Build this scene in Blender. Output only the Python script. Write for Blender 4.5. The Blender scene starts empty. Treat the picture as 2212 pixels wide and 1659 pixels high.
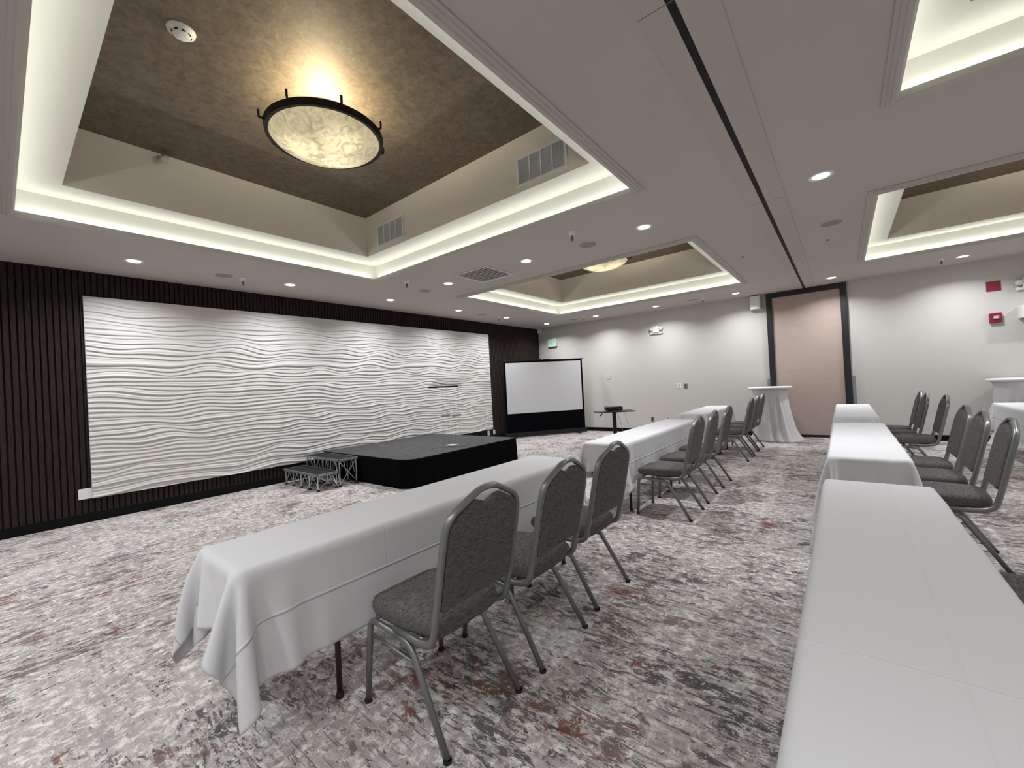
import bpy, math, random
import numpy as np
from mathutils import Vector, Matrix
random.seed(7)
SC = bpy.context.scene
COL = SC.collection

# ------------------------------------------------------------------ camera
F_PX, YAW, PITCH, ROLL, EYE = 891.28, -0.6749, 0.0051, -0.0533, 1.42
_f = Vector((math.sin(YAW)*math.cos(PITCH), math.cos(YAW)*math.cos(PITCH), math.sin(PITCH)))
_r = Vector((math.cos(YAW), -math.sin(YAW), 0)); _u = _r.cross(_f)
_R = _r*math.cos(ROLL) + _u*math.sin(ROLL); _U = -_r*math.sin(ROLL) + _u*math.cos(ROLL)
cam = bpy.data.cameras.new('camera'); camo = bpy.data.objects.new('camera', cam); COL.objects.link(camo)
cam.sensor_fit = 'HORIZONTAL'; cam.sensor_width = 36; cam.lens = F_PX/2212*36; cam.clip_start = .02
camo.matrix_world = Matrix(((_R.x, _U.x, -_f.x, 0), (_R.y, _U.y, -_f.y, 0), (_R.z, _U.z, -_f.z, EYE), (0, 0, 0, 1)))
SC.camera = camo

# ------------------------------------------------------------------ world, exposure
w = bpy.data.worlds.new('world'); SC.world = w; w.use_nodes = True
w.node_tree.nodes['Background'].inputs[0].default_value = (.5, .5, .5, 1)
w.node_tree.nodes['Background'].inputs[1].default_value = .02
SC.view_settings.view_transform = 'Standard'; SC.view_settings.look = 'None'
SC.view_settings.gamma = 1; SC.view_settings.use_curve_mapping = False
SC.view_settings.exposure = 0.27

XL, XR, YF, YB, H = -7.44, 6.4, 10.79, -1.75, 3.165
ZS, ZC = 3.40, 3.96        # cove soffit, upper tray ceiling
TRAYS = [(-5.56, -1.42, .14, 3.69), (-5.56, -1.42, 5.56, 9.02), (.365, 4.52, .14, 3.69), (.35, 4.52, 5.60, 9.02)]
P_DOWN, P_COVE, P_BOWL = 18.0, 1.15, 34.0

def area(name, loc, sx, sy, power, color, rot=(0, 0, 0), spread=math.pi, shape='RECTANGLE'):
    l = bpy.data.lights.new(name, 'AREA'); l.shape = shape; l.size = sx; l.size_y = sy
    l.energy = power; l.color = color; l.spread = spread
    o = bpy.data.objects.new(name, l); o.location = loc; o.rotation_euler = rot; COL.objects.link(o); return o

COVE_COL = (.97, 1.0, .91)
for (x0, x1, y0, y1) in TRAYS:      # the LED strips lying on the cove ledges, shining up and onto the cove wall
    g = .035; z = H+.018; lx = x1-x0-.05; ly = y1-y0-.05; cx = (x0+x1)/2; cy = (y0+y1)/2; t = math.pi
    area('cove_light', (x0-g, cy, z), .02, ly, P_COVE*ly, COVE_COL, (t, 0, 0))
    area('cove_light', (x1+g, cy, z), .02, ly, P_COVE*ly, COVE_COL, (t, 0, 0))
    area('cove_light', (cx, y0-g, z), lx, .02, P_COVE*lx, COVE_COL, (t, 0, 0))
    area('cove_light', (cx, y1+g, z), lx, .02, P_COVE*lx, COVE_COL, (t, 0, 0))

# ------------------------------------------------------------------ materials
def newmat(name):
    m = bpy.data.materials.new(name); m.use_nodes = True
    return m, m.node_tree, m.node_tree.nodes['Principled BSDF']
def nd(nt, typ, **kw):
    n = nt.nodes.new(typ)
    for k, v in kw.items():
        if k.startswith('i_'):
            key = k[2:].replace('_', ' ')
            n.inputs[key].default_value = v
        elif k.startswith('n'):
            pass
        else: setattr(n, k, v)
    return n
def simple(name, col, rough=.6, metal=0., noise=0., nscale=8., bump=0., bscale=200., stretch=(1, 1, 1), spec=.5, sheen=0.):
    m, nt, b = newmat(name)
    b.inputs['Base Color'].default_value = (*col, 1); b.inputs['Roughness'].default_value = rough
    b.inputs['Metallic'].default_value = metal; b.inputs['Specular IOR Level'].default_value = spec
    if sheen: b.inputs['Sheen Weight'].default_value = sheen
    tc = nt.nodes.new('ShaderNodeTexCoord'); mp = nt.nodes.new('ShaderNodeMapping'); mp.inputs['Scale'].default_value = stretch
    nt.links.new(tc.outputs['Object'], mp.inputs['Vector'])
    if noise:
        n = nd(nt, 'ShaderNodeTexNoise', i_Scale=nscale, i_Detail=5.); nt.links.new(mp.outputs[0], n.inputs['Vector'])
        r = nd(nt, 'ShaderNodeMapRange'); r.inputs['From Min'].default_value = .3; r.inputs['From Max'].default_value = .7
        r.inputs['To Min'].default_value = 1-noise; r.inputs['To Max'].default_value = 1+noise
        nt.links.new(n.outputs['Fac'], r.inputs['Value'])
        mx = nd(nt, 'ShaderNodeVectorMath', operation='SCALE'); mx.inputs[0].default_value = col
        nt.links.new(r.outputs[0], mx.inputs['Scale']); nt.links.new(mx.outputs[0], b.inputs['Base Color'])
    if bump:
        n = nd(nt, 'ShaderNodeTexNoise', i_Scale=bscale, i_Detail=2.); nt.links.new(mp.outputs[0], n.inputs['Vector'])
        bp = nd(nt, 'ShaderNodeBump', i_Strength=bump, i_Distance=.002)
        nt.links.new(n.outputs['Fac'], bp.inputs['Height']); nt.links.new(bp.outputs[0], b.inputs['Normal'])
    return m
def emit(name, col, s):
    m, nt, b = newmat(name); b.inputs['Base Color'].default_value = (*col, 1)
    b.inputs['Emission Color'].default_value = (*col, 1); b.inputs['Emission Strength'].default_value = s
    return m

M = {}
M['ceil'] = simple('ceiling_paint', (.49, .455, .42), .75, noise=.015, nscale=1.5, bump=.15, bscale=300)
M['cove'] = simple('cove_paint', (.66, .65, .60), .8, bump=.15, bscale=250)
M['beige'] = simple('beige_paint', (.62, .58, .52), .7, bump=.15, bscale=250)
M['mould'] = simple('moulding_paint', (.46, .44, .41), .5)
M['wall'] = simple('wall_covering', (.56, .545, .52), .75, noise=.025, nscale=60, bump=.35, bscale=150, stretch=(.4, .4, 2))
M['base'] = simple('black_vinyl_base', (.006, .006, .0065), .8, spec=.1)
M['slat'] = simple('dark_walnut_slat', (.024, .0165, .0145), .75, noise=.35, nscale=14, stretch=(6, 6, .6), bump=.3, bscale=60, spec=.15)
M['felt'] = simple('black_felt', (.004, .004, .004), .95)
M['panel'] = simple('white_wave_panel', (.60, .588, .570), .55)
M['black'] = simple('black_metal', (.010, .010, .011), .45, spec=.3)
M['blackfab'] = simple('black_fabric', (.0025, .0025, .0035), .95, sheen=.0, spec=.05)
M['blackp'] = simple('black_plastic', (.008, .008, .009), .45, spec=.3)
M['rubber'] = simple('black_rubber', (.01, .01, .01), .8)
M['white'] = simple('white_plastic', (.75, .75, .73), .45)
M['whitesc'] = simple('screen_white', (.55, .555, .57), .85)
M['deck'] = simple('stage_carpet', (.075, .075, .077), .95, noise=.25, nscale=25, bump=.6, bscale=300, stretch=(1, .3, 1), spec=.1)
M['stepdeck'] = simple('step_deck', (.018, .018, .019), .75, spec=.15, noise=.3, nscale=60, bump=.5, bscale=200)
M['alu'] = simple('aluminium', (.62, .63, .65), .3, 1.)
M['frame'] = simple('hammertone_steel', (.20, .21, .205), .33, .55, bump=.25, bscale=180)
M['tleg'] = simple('table_leg_steel', (.030, .022, .018), .4, .3)
M['ttop'] = simple('table_top_laminate', (.35, .3, .25), .6)
M['ring'] = simple('bronze_metal', (.015, .011, .009), .45, .6)
M['red'] = simple('red_sign', (.22, .014, .028), .5)
M['redp'] = simple('red_plastic', (.20, .010, .022), .4)
M['tan'] = simple('tan_fabric_panel', (.44, .36, .32), .9, noise=.06, nscale=40, stretch=(.3, 1, 3), bump=.4, bscale=200, spec=.15)
M['dframe'] = simple('black_door_frame', (.008, .009, .011), .5)
M['guard'] = simple('grey_corner_guard', (.28, .30, .34), .35, .5)
M['clear'] = simple('strobe_lens', (.45, .40, .42), .15)
M['green'] = emit('exit_green', (.04, .58, .20), .45)
M['lens'] = emit('downlight_lens', (1., .97, .92), 22.)
M['chrome'] = simple('chrome', (.75, .75, .75), .15, 1.)
M['grille'] = simple('speaker_grille', (.27, .265, .27), .7, bump=.8, bscale=500)
M['vent'] = simple('vent_white', (.62, .64, .64), .5)
M['ventd'] = simple('vent_recess', (.16, .17, .18), .7)
M['spr'] = simple('sprinkler_metal', (.20, .20, .21), .35, .8)
M['greyvent'] = simple('vent_grey', (.42, .42, .43), .6)
M['dark'] = simple('dark_slot', (.004, .004, .004), .8)
M['greyplate'] = simple('grey_plate', (.16, .15, .14), .45)
M['seam'] = simple('ceiling_strip', (.47, .435, .40), .75)

def brown_ceiling():
    m, nt, b = newmat('brown_faux_finish')
    tc = nt.nodes.new('ShaderNodeTexCoord')
    n = nd(nt, 'ShaderNodeTexNoise', i_Scale=15., i_Detail=6., i_Roughness=.6, i_Distortion=.8); nt.links.new(tc.outputs['Object'], n.inputs['Vector'])
    cr = nt.nodes.new('ShaderNodeValToRGB'); nt.links.new(n.outputs['Fac'], cr.inputs['Fac'])
    e = cr.color_ramp.elements; e[0].position = .34; e[0].color = (.145, .115, .087, 1); e[1].position = .68; e[1].color = (.232, .190, .145, 1)
    nt.links.new(cr.outputs[0], b.inputs['Base Color'])
    b.inputs['Metallic'].default_value = .65
    r = nd(nt, 'ShaderNodeMapRange'); r.inputs['To Min'].default_value = .52; r.inputs['To Max'].default_value = .70
    nt.links.new(n.outputs['Fac'], r.inputs['Value']); nt.links.new(r.outputs[0], b.inputs['Roughness'])
    bp = nd(nt, 'ShaderNodeBump', i_Strength=.5, i_Distance=.004); nt.links.new(n.outputs['Fac'], bp.inputs['Height']); nt.links.new(bp.outputs[0], b.inputs['Normal'])
    return m
M['brown'] = brown_ceiling()

def carpet():
    m, nt, b = newmat('carpet'); L = nt.links.new
    tc = nt.nodes.new('ShaderNodeTexCoord')
    def noise(scale, st, det=4., rough=.6, dist=0., off=(0, 0, 0)):
        mp = nt.nodes.new('ShaderNodeMapping'); mp.inputs['Scale'].default_value = st; mp.inputs['Location'].default_value = off
        L(tc.outputs['Object'], mp.inputs['Vector'])
        n = nd(nt, 'ShaderNodeTexNoise', i_Scale=scale, i_Detail=det, i_Roughness=rough, i_Distortion=dist); L(mp.outputs[0], n.inputs['Vector'])
        return n.outputs['Fac']
    def rng(v, a, c, lo=0., hi=1.):
        r = nd(nt, 'ShaderNodeMapRange'); r.inputs['From Min'].default_value = a; r.inputs['From Max'].default_value = c
        r.inputs['To Min'].default_value = lo; r.inputs['To Max'].default_value = hi; L(v, r.inputs['Value']); return r.outputs[0]
    def mth(op, a, c):
        n = nd(nt, 'ShaderNodeMath', operation=op)
        for k, v in enumerate((a, c)):
            if isinstance(v, (int, float)): n.inputs[k].default_value = v
            else: L(v, n.inputs[k])
        return n.outputs[0]
    def mix(f, a, c):
        n = nd(nt, 'ShaderNodeMix', data_type='RGBA')
        L(f, n.inputs[0])
        for s, v in ((n.inputs[6], a), (n.inputs[7], c)):
            if isinstance(v, tuple): s.default_value = (*v, 1)
            else: L(v, s)
        return n.outputs[2]
    # the weave runs along the room by the stage wall and across it by the aisle
    sep = nt.nodes.new('ShaderNodeSeparateXYZ'); L(tc.outputs['Object'], sep.inputs[0])
    wob = rng(noise(.8, (1, 1, 1), 2), 0, 1, -1.2, 1.2)
    way = rng(mth('ADD', sep.outputs['X'], wob), -3.6, -1.6)
    def fmix(f, a, c):
        n = nd(nt, 'ShaderNodeMix', data_type='FLOAT'); L(f, n.inputs[0]); L(a, n.inputs[2]); L(c, n.inputs[3]); return n.outputs[0]
    def streak(scale, an, det, rough, dist, off):
        return fmix(way, noise(scale, (1.35, an, 1), det, rough, dist, off), noise(scale, (an, 1.35, 1), det, rough, dist, off))
    def above(v, t, wdt=.035):
        return rng(mth('SUBTRACT', v, t), 0., wdt)
    base = mix(rng(noise(2.6, (1, 1, 1), 4, .65), .38, .64), (.41, .375, .365), (.62, .60, .575))
    base = mix(rng(noise(1.7, (1, 1, 1), 3, .6, 0, (5, 2, 0)), .50, .68, 0, .55), base, (.46, .385, .375))
    base = mix(rng(streak(26, .22, 6, .75, .4, (11, 3, 0)), .36, .66), mix(way, (.34, .31, .31), (.31, .28, .275)), base)
    base = mix(rng(noise(19, (1, 1, 1), 6, .75, .5, (2, 8, 0)), .48, .62, 0, .9), base, (.80, .78, .73))
    patch = noise(1.9, (1, 1, 1), 4, .62, .3, (3, 1, 0))
    near = rng(noise(.45, (1, 1, 1), 1, .5, 0, (0, 6, 0)), .35, .65, .0, .03)
    blot = streak(13, .5, 8, .80, .9, (1, 9, 0))
    fleck = streak(31, .34, 7, .75, .7, (8, 9, 0))
    th = fmix(way, rng(patch, .34, .64, .70, .52), rng(patch, .34, .64, .66, .475))
    charcoal = mth('MAXIMUM', above(blot, th, .03), above(fleck, rng(patch, .3, .7, .595, .52), .03))
    c = mix(mth('MULTIPLY', charcoal, .90), base, (.070, .067, .069))
    patch2 = noise(2.3, (1, 1, 1), 4, .6, .4, (13, 7, 0))
    th2 = rng(patch2, .38, .66, .65, .49)
    taupe = mth('MAXIMUM', above(streak(11, .5, 8, .76, .8, (21, 4, 0)), th2, .03), above(streak(22, .3, 6, .7, .5, (2, 31, 0)), mth('ADD', th2, .035), .03))
    c = mix(mth('MULTIPLY', taupe, .78), c, (.145, .088, .080))
    th3 = rng(noise(2.3, (1, 1, 1), 3, .6, .3, (30, 11, 0)), .44, .66, .70, .51)
    c = mix(mth('MULTIPLY', above(streak(11, .6, 7, .72, .9, (4, 40, 0)), th3, .04), .85), c, (.17, .062, .03))
    c = mix(mth('MULTIPLY', above(noise(42, (1, .9, 1), 5, .75, .8, (50, 3, 0)), .59, .03), .7), c, (.70, .68, .65))
    lines = fmix(way, noise(24, (2.2, .09, 1), 3, .6, .2, (0, 17, 0)), noise(24, (.12, 2.0, 1), 3, .6, .2, (0, 19, 0)))
    c = mix(mth('MULTIPLY', above(lines, .60, .05), .7), c, (.15, .125, .13))
    L(c, b.inputs['Base Color']); b.inputs['Roughness'].default_value = .95; b.inputs['Specular IOR Level'].default_value = .1
    bp = nd(nt, 'ShaderNodeBump', i_Strength=.5, i_Distance=.004); L(noise(420, (1, 1, 1), 2), bp.inputs['Height']); L(bp.outputs[0], b.inputs['Normal'])
    return m
M['carpet'] = carpet()

def woven(name, lo, hi, stretch):
    m, nt, b = newmat(name); L = nt.links.new
    tc = nt.nodes.new('ShaderNodeTexCoord'); mp = nt.nodes.new('ShaderNodeMapping'); mp.inputs['Scale'].default_value = stretch
    L(tc.outputs['Object'], mp.inputs['Vector'])
    n = nd(nt, 'ShaderNodeTexNoise', i_Scale=85., i_Detail=5., i_Roughness=.75); L(mp.outputs[0], n.inputs['Vector'])
    cr = nt.nodes.new('ShaderNodeValToRGB'); L(n.outputs['Fac'], cr.inputs['Fac'])
    e = cr.color_ramp.elements; e[0].position = .35; e[0].color = (*lo, 1); e[1].position = .68; e[1].color = (*hi, 1)
    L(cr.outputs[0], b.inputs['Base Color']); b.inputs['Roughness'].default_value = .9; b.inputs['Specular IOR Level'].default_value = .2
    bp = nd(nt, 'ShaderNodeBump', i_Strength=.6, i_Distance=.002); L(n.outputs['Fac'], bp.inputs['Height']); L(bp.outputs[0], b.inputs['Normal'])
    return m
M['fab'] = woven('charcoal_woven_fabric', (.050, .046, .045), (.165, .157, .154), (1, .35, 2.2))

def linen():
    m, nt, b = newmat('white_table_linen'); L = nt.links.new
    b.inputs['Base Color'].default_value = (.655, .66, .68, 1); b.inputs['Roughness'].default_value = .85
    b.inputs['Specular IOR Level'].default_value = .2
    uv = nt.nodes.new('ShaderNodeUVMap'); uv.uv_map = 'cloth'
    sp = nt.nodes.new('ShaderNodeSeparateXYZ'); L(uv.outputs[0], sp.inputs[0])
    # pressed fold lines: metres across (x) and along (y) the cloth
    def crease(sock, at, wdt):
        a = nd(nt, 'ShaderNodeMath', operation='SUBTRACT'); L(sock, a.inputs[0]); a.inputs[1].default_value = at
        q = nd(nt, 'ShaderNodeMath', operation='ABSOLUTE'); L(a.outputs[0], q.inputs[0])
        r = nd(nt, 'ShaderNodeMapRange', interpolation_type='SMOOTHSTEP'); r.inputs['From Min'].default_value = 0; r.inputs['From Max'].default_value = wdt
        r.inputs['To Min'].default_value = 1; r.inputs['To Max'].default_value = 0; L(q.outputs[0], r.inputs['Value']); return r.outputs[0]
    tot = None
    for s, at, wd, am in ((sp.outputs[0], .445, .010, 1.), (sp.outputs[0], -.445, .010, 1.), (sp.outputs[0], .05, .006, .22), (sp.outputs[1], .66, .007, .2), (sp.outputs[1], -.66, .007, .2), (sp.outputs[1], 0., .007, .25)):
        c = crease(s, at, wd); k = nd(nt, 'ShaderNodeMath', operation='MULTIPLY'); L(c, k.inputs[0]); k.inputs[1].default_value = am
        if tot is None: tot = k.outputs[0]
        else:
            a = nd(nt, 'ShaderNodeMath', operation='ADD'); L(tot, a.inputs[0]); L(k.outputs[0], a.inputs[1]); tot = a.outputs[0]
    tc = nt.nodes.new('ShaderNodeTexCoord')
    n = nd(nt, 'ShaderNodeTexNoise', i_Scale=3.5, i_Detail=3.); L(tc.outputs['Object'], n.inputs['Vector'])
    a = nd(nt, 'ShaderNodeMath', operation='MULTIPLY_ADD'); L(n.outputs['Fac'], a.inputs[0]); a.inputs[1].default_value = .9; L(tot, a.inputs[2])
    bp = nd(nt, 'ShaderNodeBump', i_Strength=1., i_Distance=.005); L(a.outputs[0], bp.inputs['Height']); L(bp.outputs[0], b.inputs['Normal'])
    return m
M['linen'] = linen()
M['satin'] = simple('white_satin_cloth', (.64, .64, .66), .45, noise=.02, nscale=5)

def acrylic():
    m, nt, b = newmat('clear_acrylic'); L = nt.links.new
    tr = nt.nodes.new('ShaderNodeBsdfTransparent'); tr.inputs[0].default_value = (.955, .96, .96, 1)
    gl = nt.nodes.new('ShaderNodeBsdfGlossy'); gl.inputs['Roughness'].default_value = .05
    lw = nt.nodes.new('ShaderNodeLayerWeight'); lw.inputs['Blend'].default_value = .5
    pw = nd(nt, 'ShaderNodeMath', operation='POWER'); L(lw.outputs['Facing'], pw.inputs[0]); pw.inputs[1].default_value = 4
    sc = nd(nt, 'ShaderNodeMath', operation='MULTIPLY_ADD'); L(pw.outputs[0], sc.inputs[0]); sc.inputs[1].default_value = .30; sc.inputs[2].default_value = .03
    mx = nt.nodes.new('ShaderNodeMixShader'); L(sc.outputs[0], mx.inputs[0]); L(tr.outputs[0], mx.inputs[1]); L(gl.outputs[0], mx.inputs[2])
    L(mx.outputs[0], nt.nodes['Material Output'].inputs['Surface'])
    return m
M['acrylic'] = acrylic()
def alabaster():
    m, nt, b = newmat('alabaster_glass'); L = nt.links.new
    tc = nt.nodes.new('ShaderNodeTexCoord')
    n = nd(nt, 'ShaderNodeTexNoise', i_Scale=11., i_Detail=4., i_Roughness=.55, i_Distortion=1.6); L(tc.outputs['Object'], n.inputs['Vector'])
    cr = nt.nodes.new('ShaderNodeValToRGB'); L(n.outputs['Fac'], cr.inputs['Fac'])
    e = cr.color_ramp.elements; e[0].position = .32; e[0].color = (.44, .35, .20, 1); e[1].position = .60; e[1].color = (1, .86, .50, 1)
    b.inputs['Base Color'].default_value = (.42, .37, .27, 1)
    b.inputs['Roughness'].default_value = .35
    L(cr.outputs[0], b.inputs['Emission Color'])
    # the three bulbs behind the glass shine through it
    tot = None
    for (bx, by) in ((.17, .02), (-.09, .15), (-.10, -.15)):
        d = nd(nt, 'ShaderNodeVectorMath', operation='DISTANCE'); L(tc.outputs['Object'], d.inputs[0]); d.inputs[1].default_value = (bx, by, -.10)
        r = nd(nt, 'ShaderNodeMapRange', interpolation_type='SMOOTHERSTEP'); r.inputs['From Min'].default_value = 0; r.inputs['From Max'].default_value = .30
        r.inputs['To Min'].default_value = 1.0; r.inputs['To Max'].default_value = 0; L(d.outputs['Value'], r.inputs['Value'])
        if tot is None: tot = r.outputs[0]
        else:
            a = nd(nt, 'ShaderNodeMath', operation='ADD'); L(tot, a.inputs[0]); L(r.outputs[0], a.inputs[1]); tot = a.outputs[0]
    a = nd(nt, 'ShaderNodeMath', operation='MULTIPLY_ADD'); L(tot, a.inputs[0]); a.inputs[1].default_value = .62; a.inputs[2].default_value = .36
    L(a.outputs[0], b.inputs['Emission Strength'])
    return m
M['alab'] = alabaster()

# ------------------------------------------------------------------ mesh helpers
class MB:
    def __init__(s): s.v = []; s.f = []; s.m = []
    def add(s, vs, fs, mi=0):
        o = len(s.v); s.v += [tuple(p) for p in vs]; s.f += [tuple(i+o for i in f) for f in fs]; s.m += [mi]*len(fs)
    def box(s, x0, x1, y0, y1, z0, z1, mi=0, M4=None):
        vs = [Vector((x, y, z)) for x in (x0, x1) for y in (y0, y1) for z in (z0, z1)]
        if M4 is not None: vs = [M4 @ p for p in vs]
        s.add(vs, [(0, 1, 3, 2), (4, 6, 7, 5), (0, 4, 5, 1), (2, 3, 7, 6), (0, 2, 6, 4), (1, 5, 7, 3)], mi); return s
    def tube(s, pts, r, n=10, mi=0, cap=True, closed=False, r2=None, up=None):
        pts = [Vector(p) for p in pts]; N = len(pts); rs = r if isinstance(r, (list, tuple)) else [r]*N
        tans = []
        for i in range(N):
            if closed: t = pts[(i+1) % N]-pts[i-1]
            else: t = pts[min(i+1, N-1)]-pts[max(i-1, 0)]
            tans.append(t.normalized())
        a = Vector(up) if up else (Vector((0, 0, 1)) if abs(tans[0].z) < .9 else Vector((1, 0, 0)))
        nrm = (a - tans[0]*a.dot(tans[0])).normalized(); base = len(s.v); fs = []
        for i in range(N):
            t = tans[i]; nrm = (nrm - t*nrm.dot(t)).normalized(); bi = t.cross(nrm)
            for k in range(n):
                an = 2*math.pi*(k+.5)/n
                ra = rs[i]; rb = r2*rs[i]/rs[0] if r2 else ra
                s.v.append(tuple(pts[i]+nrm*math.cos(an)*ra+bi*math.sin(an)*rb))
        segs = N if closed else N-1
        for i in range(segs):
            j = (i+1) % N
            for k in range(n):
                l = (k+1) % n
                fs.append((base+i*n+k, base+i*n+l, base+j*n+l, base+j*n+k))
        if cap and not closed:
            fs.append(tuple(base+k for k in reversed(range(n)))); fs.append(tuple(base+(N-1)*n+k for k in range(n)))
        s.f += fs; s.m += [mi]*len(fs); return s
    def lathe(s, prof, n=32, mi=0, c=(0, 0, 0), M4=None):
        base = len(s.v); P = []
        for (r, z) in prof:
            for k in range(n):
                a = 2*math.pi*k/n; p = Vector((c[0]+r*math.cos(a), c[1]+r*math.sin(a), c[2]+z)); P.append(M4 @ p if M4 is not None else p)
        s.v += [tuple(p) for p in P]
        for i in range(len(prof)-1):
            for k in range(n):
                l = (k+1) % n; s.f.append((base+i*n+k, base+i*n+l, base+(i+1)*n+l, base+(i+1)*n+k)); s.m.append(mi)
        return s
    def prism(s, outline, h0, h1, plane='xy', mi=0, M4=None):
        def P(a, b_, h):
            p = {'xy': (a, b_, h), 'yz': (h, a, b_), 'xz': (a, h, b_)}[plane]; p = Vector(p); return M4 @ p if M4 is not None else p
        n = len(outline); vs = [P(a, b_, h0) for a, b_ in outline]+[P(a, b_, h1) for a, b_ in outline]
        s.add(vs, [tuple(reversed(range(n))), tuple(range(n, 2*n))]+[(i, (i+1) % n, n+(i+1) % n, n+i) for i in range(n)], mi); return s
    def build(s, name, mats, parent=None, smooth=False, bevel=0, loc=None, rz=None, seg=2, auto=False):
        me = bpy.data.meshes.new(name); me.from_pydata(s.v, [], s.f); me.update()
        if not isinstance(mats, (list, tuple)): mats = [mats]
        for m in mats: me.materials.append(M[m])
        for p, mi in zip(me.polygons, s.m): p.material_index = mi
        if smooth: me.polygons.foreach_set('use_smooth', [True]*len(me.polygons))
        me.validate()
        o = bpy.data.objects.new(name, me); COL.objects.link(o)
        if parent is not None: o.parent = parent
        if loc is not None: o.location = loc
        if rz is not None: o.rotation_euler.z = rz
        if bevel:
            b = o.modifiers.new('bevel', 'BEVEL'); b.width = bevel; b.segments = seg; b.limit_method = 'ANGLE'; b.angle_limit = math.radians(50)
        return o
def fixn(o):
    import bmesh
    bm = bmesh.new(); bm.from_mesh(o.data); bmesh.ops.recalc_face_normals(bm, faces=bm.faces); bm.to_mesh(o.data); bm.free(); return o
def fillet(pts, r, n=6):
    pts = [Vector(p) for p in pts]; out = [pts[0]]; rr = r if isinstance(r, (list, tuple)) else [r]*len(pts)
    for i in range(1, len(pts)-1):
        a, b_, c = pts[i-1], pts[i], pts[i+1]; d1 = (a-b_); d2 = (c-b_)
        k = min(rr[i], d1.length*.49, d2.length*.49); p0 = b_+d1.normalized()*k; p2 = b_+d2.normalized()*k
        for j in range(n+1):
            t = j/n; out.append(p0*(1-t)**2+b_*2*t*(1-t)+p2*t*t)
    out.append(pts[-1]); return out
def thing(name, loc, rz=0):
    o = bpy.data.objects.new(name, None); COL.objects.link(o); o.location = loc; o.rotation_euler.z = rz; o.empty_display_size = .1; return o
def tag(o, label, cat, group=None, kind=None):
    o['label'] = label; o['category'] = cat
    if group: o['group'] = group
    if kind: o['kind'] = kind
    return o
def struct(o): o['kind'] = 'structure'; return o
def copy_tree(o, parent=None):
    c = o.copy(); COL.objects.link(c)
    if parent is not None: c.parent = parent
    for ch in list(o.children): copy_tree(ch, c)
    return c
def rrect(x0, x1, y0, y1, r, n=5):
    out = []
    for cx, cy, a0 in ((x1-r, y1-r, 0), (x0+r, y1-r, 90), (x0+r, y0+r, 180), (x1-r, y0+r, 270)):
        for k in range(n+1):
            a = math.radians(a0+90*k/n); out.append((cx+r*math.cos(a), cy+r*math.sin(a)))
    return out

# ------------------------------------------------------------------ the room
mb = MB(); mb.box(XL-.2, XR+.2, YB-.2, YF+.2, -.08, 0); struct(mb.build('floor', 'carpet'))
# ceiling: flat drop ceiling with four light trays
mb = MB()
def quad(mb, a, b_, c, d, mi=0): mb.add([a, b_, c, d], [(0, 1, 2, 3)], mi)
xs = [XL-.1, -5.56, -1.42, .365, 4.52, XR+.1]; ys = [YB-.1, .14, 3.69, 5.56, 9.02, YF+.1]
for i in range(5):
    for j in range(5):
        if i in (1, 3) and j in (1, 3): continue
        quad(mb, (xs[i], ys[j], H), (xs[i+1], ys[j], H), (xs[i+1], ys[j+1], H), (xs[i], ys[j+1], H))
TR = [(xs[1], xs[2], ys[1], ys[2]), (xs[1], xs[2], ys[3], ys[4]), (xs[3], xs[4], ys[1], ys[2]), (xs[3], xs[4], ys[3], ys[4])]
def ring(mb, r0, z0, r1, z1, mi):
    a = [(r0[0], r0[2], z0), (r0[1], r0[2], z0), (r0[1], r0[3], z0), (r0[0], r0[3], z0)]
    c = [(r1[0], r1[2], z1), (r1[1], r1[2], z1), (r1[1], r1[3], z1), (r1[0], r1[3], z1)]
    for k in range(4):
        l = (k+1) % 4; quad(mb, a[k], a[l], c[l], c[k], mi)
def grow(r, e): return (r[0]-e, r[1]+e, r[2]-e, r[3]+e)
for r in TR:
    ring(mb, r, H, r, H+.015, 0)                       # lip
    ring(mb, r, H+.015, grow(r, .012), H+.015, 0)
    ring(mb, grow(r, .012), H+.015, grow(r, .012), H+.003, 0)
    ring(mb, grow(r, .012), H+.003, grow(r, .075), H+.003, 1)      # ledge
    ring(mb, grow(r, .075), H+.003, grow(r, .075), ZS, 1)         # cove wall
    u = grow(r, -.275)
    ring(mb, grow(r, .075), ZS, u, ZS, 1)                        # soffit
    ring(mb, u, ZS, u, ZC, 2)
    quad(mb, (u[0], u[2], ZC), (u[1], u[2], ZC), (u[1], u[3], ZC), (u[0], u[3], ZC), 3)
# closed back so no light leaks
mb.box(XL-.3, XR+.3, YB-.3, YF+.3, ZC+.01, ZC+.1, 0)
struct(mb.build('ceiling', ['ceil', 'cove', 'beige', 'brown']))
n = 1
for r in TR:                                            # stepped moulding round each tray
    mb = MB(); prof = [(.085, 0), (.085, -.010), (.066, -.014), (.062, -.024), (.044, -.026), (.038, -.036), (.016, -.038), (.0, -.022), (-.004, -.004), (-.004, .017)]
    for (a, za), (c, zc) in zip(prof[:-1], prof[1:]): ring(mb, grow(r, a), H+za, grow(r, c), H+zc, 0)
    struct(mb.build('trim_%d' % n, 'mould')); n += 1
# centre strip of the ceiling over the folding wall line, with its black track slot
mb = MB(); mb.box(-.70, -.565, YB, YF, H-.006, H+.01); mb.box(-.525, -.36, YB, YF, H-.006, H+.01)
for y in (-.4, 2.0, 4.95, 7.6): mb.box(-.70, -.36, y, y+.004, H-.0068, H, 1)
struct(mb.build('trim_%d' % n, ['seam', 'ventd'])); n += 1
mb = MB(); mb.box(-.565, -.525, YB, YF-.02, H-.004, H+.03); struct(mb.build('trim_%d' % n, 'dark')); n += 1

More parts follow.
